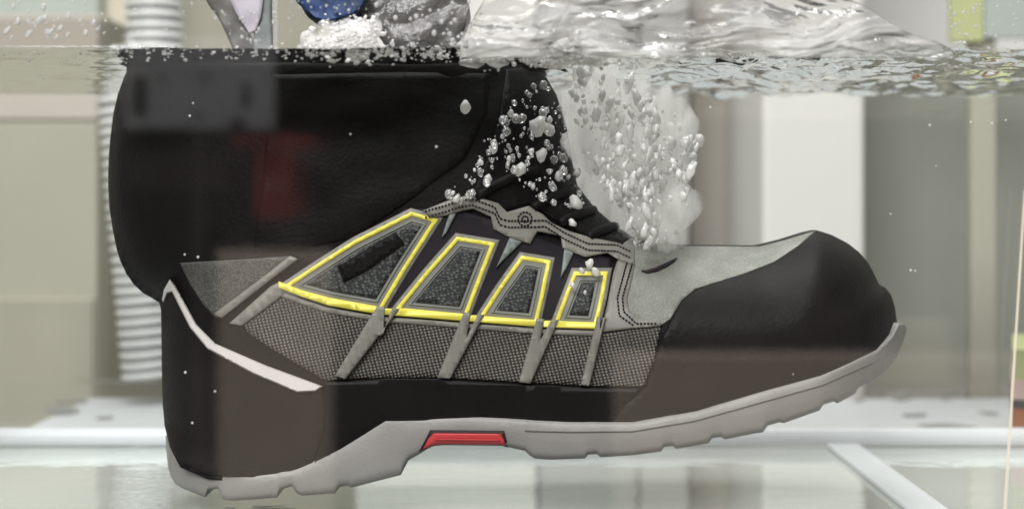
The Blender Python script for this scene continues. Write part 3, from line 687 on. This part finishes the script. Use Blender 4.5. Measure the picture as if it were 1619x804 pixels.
M['milk'] = milk('milky_foam', 100, 0, 210, .48, .62, (1.4, 1, .5)); M['milk2'] = milk('milky_heap', 110, 10, 420, .4, .65, (1, 1, 1))
sp = []; bm = bmesh.new()
n = 0
while n < 60:
    x, y = random.uniform(880, 1100), random.uniform(105, 385)
    if not inpoly(x, y, plume): continue
    n += 1; d = random.uniform(.562, .60)
    rr = bmesh.ops.create_icosphere(bm, subdivisions=3, radius=rad(random.uniform(18, 36), d))
    for v in rr['verts']: v.co = v.co*(1+.3*noise.noise(v.co*90+Vector((n, 0, 0))))+P(x, y, d)
o = link('foam_cloud', bm, M['milk'], origin=P(1000, 250, .58))
rm = o.modifiers.new('merge', 'REMESH'); rm.mode = 'VOXEL'; rm.voxel_size = .0022; rm.use_smooth_shade = True
tag(o, 'milky cloud of foam beside the boot tongue under the water surface', 'foam', kind='stuff')
core = [(900, 110), (1000, 130), (1050, 170), (1108, 205), (1095, 260), (1085, 320), (1092, 345), (1060, 380), (1005, 392), (985, 330), (950, 290), (925, 240), (905, 190)]
n = 0
while n < 620:
    x, y = random.uniform(860, 1115), random.uniform(100, 400)
    if not inpoly(x, y, core): continue
    cl = noise.noise(Vector((x*.022, y*.013, 5)))
    if cl < random.uniform(-.6, .2): continue
    d = random.uniform(.538, .60); n += 1
    sp.append((P(x, y, d), rad(random.choice((.9, 1.2, 1.6, 2.2, 3, 4, 5, 6.5))*random.uniform(.8, 1.2), d), (.9, .7, random.uniform(.9, 2.4)), n))
foam_cluster('foam_plume', sp, M['chunk'], 'white plume of churned foam in front of the boot tongue', 2, .75)
# froth along the water line
sp = []
def froth(x0, x1, n, ym, ys, r0, r1, d0=.505, d1=.53):
    for i in range(n):
        x = random.uniform(x0, x1); d = random.uniform(d0, d1); yw = HY-(ZW-ZC)/d*F
        y = yw+ym+random.gauss(0, ys)
        sp.append((P(x, y, d), rad(random.uniform(r0, r1), d), (random.uniform(1, 1.6), .8, random.uniform(.6, 1)), i+x))
froth(200, 480, 70, 3, 5, .8, 3); froth(480, 600, 220, -6, 11, .8, 4); froth(600, 760, 160, 1, 6, .8, 4); froth(740, 960, 300, 3, 9, .8, 4.5)
froth(950, 1330, 120, 8, 9, .8, 3); froth(1330, 1610, 160, 10, 12, .7, 2.4); froth(0, 200, 30, 4, 4, .6, 2)
for i in range(170):     # heap of foam above the line
    x = random.gauss(555, 45); y = random.uniform(22, 78)
    if abs(x-550) > 35+(y-20)*.9: continue
    d = random.uniform(.512, .55); sp.append((P(x, y, d), rad(random.choice((1, 1.3, 1.6, 2, 2.6, 3.5, 5)), d), (1.2, .7, .9), i))
foam_cluster('surface_froth', sp, M['foam'], 'white froth along the water line at the front glass', 1)
sp = []
for i in range(50):
    x = random.uniform(740, 940); y = random.uniform(62, 100); d = random.uniform(.515, .55); sp.append((P(x, y, d), rad(random.uniform(6, 18), d), (1.6, .6, .6), i))
foam_cluster('foam_bank', sp, M['foamt'], 'translucent bank of foam where the splash meets the water line', 2)
bm = bmesh.new()
for i in range(34):
    x = random.gauss(548, 40); y = random.uniform(34, 84); d = random.uniform(.525, .55)
    if abs(x-548) > 30+(y-20)*.9: continue
    rr = bmesh.ops.create_icosphere(bm, subdivisions=3, radius=rad(random.uniform(12, 20), d))
    for v in rr['verts']: v.co = v.co*(1+.35*noise.noise(v.co*160+Vector((i, 0, 0))))+P(x, y, d)
o = link('foam_heap', bm, M['milk2'], origin=P(550, 60, .54))
rm = o.modifiers.new('merge', 'REMESH'); rm.mode = 'VOXEL'; rm.voxel_size = .0014; rm.use_smooth_shade = True
tag(o, 'milky heap of foam under the blue cloth on the water line', 'foam', kind='stuff')
# meniscus
bm = bmesh.new(); pts = []
for i in range(40):
    x = -20+300*i/39; d = YF+T+.0012; yw = HY-(ZW-ZC)/d*F
    pts.append(P(x, yw-3+2.2*noise.noise(Vector((x*.03, 0, 0)))*(1 if x > 250 else .15), d))
pts = [p for p in pts if p.x < wx1-.001]
tube(bm, pts, [.00015+.0004*abs(noise.noise(Vector((i*.37, 2, 1)))) for i in range(len(pts))], 6)
tag(link('waterline_edge', bm, M['bubble']), 'thin bright meniscus where the water meets the front glass', 'water edge', kind='stuff')

bub = [blob_mesh('air_bubble', M['bubble'], s, 2, .4, (1, .85, 1.25)) for s in range(4)]
bubw = [blob_mesh('air_bubble', M['chunk'], s+9, 2, .5, (1, .85, 1.3)) for s in range(3)]
nb = 0
sparse = [(770, 215), (800, 170), (850, 120), (885, 160), (905, 250), (935, 320), (900, 330), (850, 315), (800, 270), (760, 300), (715, 330), (700, 310), (740, 265)]
def bubble(x, y, r, d, white=False, lab=None):
    o = inst('air_bubble', random.choice(bubw if white else bub), P(x, y, d), [rad(r, d)]*3, (random.uniform(-.6, .6), random.uniform(-.6, .6), 0))
    return tag(o, lab or ('white' if white else 'clear grey')+(' large' if r > 5 else ' small')+' air bubble in front of the dark boot '+('shaft' if x < 790 else 'tongue'+(' near the surface' if y < 200 else ' above the laces')), 'bubble', 'air bubbles rising in front of the boot tongue')
while nb < 230:
    x, y = random.uniform(700, 940), random.uniform(115, 335)
    if not inpoly(x, y, sparse): continue
    nb += 1
    bubble(x, y, random.choice((.9, 1.1, 1.4, 1.7, 2, 2.5, 3, 3.6, 4.5, 6.5)), DM-wbody(x, y)-.004-random.uniform(0, .012), random.random() < .12)
for x, y, r in ((736, 170, 9), (808, 180, 5), (822, 268, 9), (868, 205, 10), (850, 200, 12), (910, 320, 9), (884, 278, 7), (856, 245, 8), (780, 235, 7), (905, 352, 5), (932, 417, 6), (920, 428, 4), (942, 430, 6), (905, 450, 4), (925, 462, 3), (1015, 372, 7), (1028, 385, 5), (1080, 330, 5), (1106, 222, 8)):
    bubble(x, y, r, DM-wbody(x, y)-.008, True, ('white froth lump on the foremost yellow lace frame' if y > 400 else 'large white froth lump at the edge of the foam plume' if x > 1000 else None))
tiny = blob_mesh('water_speck', M['foam'], 3, 1, .1)
for x, y in ((67, 122), (65, 118), (300, 183), (305, 163), (554, 212), (690, 232), (292, 402), (313, 406), (1123, 170), (1195, 147), (1470, 198), (1535, 193), (1568, 195), (1408, 338), (1440, 427), (1447, 428), (1480, 262), (293, 588), (340, 618), (304, 668), (1254, 591), (930, 242), (205, 88), (1590, 190), (1150, 156)):
    d = .512+random.uniform(0, .02)
    tag(inst('air_speck', tiny, P(x, y, d), [rad(random.uniform(1.1, 2.6), d)]*3), 'tiny bright air speck floating in the clear water', 'bubble', 'tiny air specks in the water')
dm = [blob_mesh('droplet', M['drop'], s+20, 2, .22, (1, .35, 1)) for s in range(4)]
nd = 0
def drops(n, x0, x1, y0, y1, rs, sl, ang, where):
    for i in range(n):
        x = random.uniform(x0, x1); y = random.uniform(y0, y1); r = random.choice(rs)
        p = P(x, y, YF+T+.0004)
        o = inst('droplet', random.choice(dm), p, (rad(r, .5), rad(r, .5), rad(r*sl*random.uniform(.8, 1.3), .5)), (0, ang+random.uniform(-.4, .4), 0))
        tag(o, ('large' if r >= 2.5 else 'small')+' water droplet on the front glass '+where, 'droplet', 'droplets on the front glass')
drops(62, 5, 165, 2, 64, (1.2, 1.6, 2, 2.6, 4), 1.6, .5, 'before the pale green panel at the left')
drops(16, 165, 325, 5, 66, (1, 1.5, 2.2), 1, 0, 'before the top of the ribbed hose')
drops(34, 330, 440, 15, 70, (1, 1.5, 2, 2.8), 1, 0, 'before the grey webbing strap')
drops(48, 455, 580, 2, 66, (.9, 1.2, 1.6, 2.4), 1, 0, 'before the blue cloth')
drops(60, 585, 745, 2, 72, (1.2, 2, 2.8, 4), 1, 0, 'before the dark grey cloth')
drops(14, 1120, 1345, 5, 60, (1.5, 2, 2.5), .7, 0, 'above the white column')
drops(56, 1495, 1612, 2, 75, (1, 1.4, 2, 2.6), .9, 0, 'before the lime card at the right')

# ------------------------------------------------------------------ what the front glass mirrors: things in front of the tank, some added to shape its reflections
def behind(px0, px1, py0, py1, y):          # box in front of the tank whose mirror image spans that picture area
    d = 2*YF-y; a = P(px0, py1, d); b = P(px1, py0, d)
    return (a.x, b.x, y-.03, y, a.z, b.z)
boxobj('added_dark_screen', (-2.6, 2.6, -1.75, -1.72, -.899, 1.6), M['dark_screen'], bev=0)['kind'] = 'structure'  # unseen dark screen added to keep the glass reflection dark
nb_ = empty('notice_board', (-.5, -.9, -.9), 'white notice sheet with dark marks mirrored in the boot shaft', 'sign')
def bx(name, px0, px1, py0, py1, y, mat, par, dep=.01):
    a = behind(px0, px1, py0, py1, y); return boxobj(name, (a[0], a[1], y-dep, y, a[4], a[5]), mat, par, .001)
bx('sheet', 195, 432, 60, 203, -.90, M['notice'], nb_)
for a in ((208, 230, 120, 182), (248, 258, 118, 130), (318, 326, 118, 129), (382, 393, 132, 168), (308, 317, 178, 188), (362, 385, 188, 203)): bx('mark', *a, -.8985, M['ink'], nb_, .0012)
a = behind(300, 316, 203, 420, -.905); boxobj('post', (a[0], a[1], -.925, -.9105, -.899, a[5]), M['dcard'], nb_, .001)
rb = empty('red_carton', (-.5, -.95, -.9), 'red carton on a brown box mirrored in the boot shaft', 'carton')
bx('carton', 400, 462, 225, 345, -.93, M['redbox'], rb, .15)
bx('carton_lid', 362, 484, 214, 232, -.925, M['redbox'], rb, .16)
a = behind(200, 352, 240, 300, -.93); boxobj('tan_carton', (a[0], a[1], -1.07, -.93, a[4], a[5]), M['dcard'], rb, .002)
a = behind(342, 524, 398, 2000, -.80); tag(boxobj('heel_reflector', (a[0], a[1], -.815, -.80, -.899, a[5]), M['card'], bev=.003), 'unseen pale brown board added so its reflection lightens the heel and the left of the mesh', 'board')  # added out of view to lighten the heel through the glass reflection
a = behind(971, 1700, 560, 2000, -.75); tag(boxobj('toe_reflector', (a[0], a[1], -.765, -.75, -.899, a[5]), M['card'], bev=.003), 'unseen wide pale brown board added so its reflection lightens the toe of the boot', 'board')  # added out of view; its mirror image lightens the toe
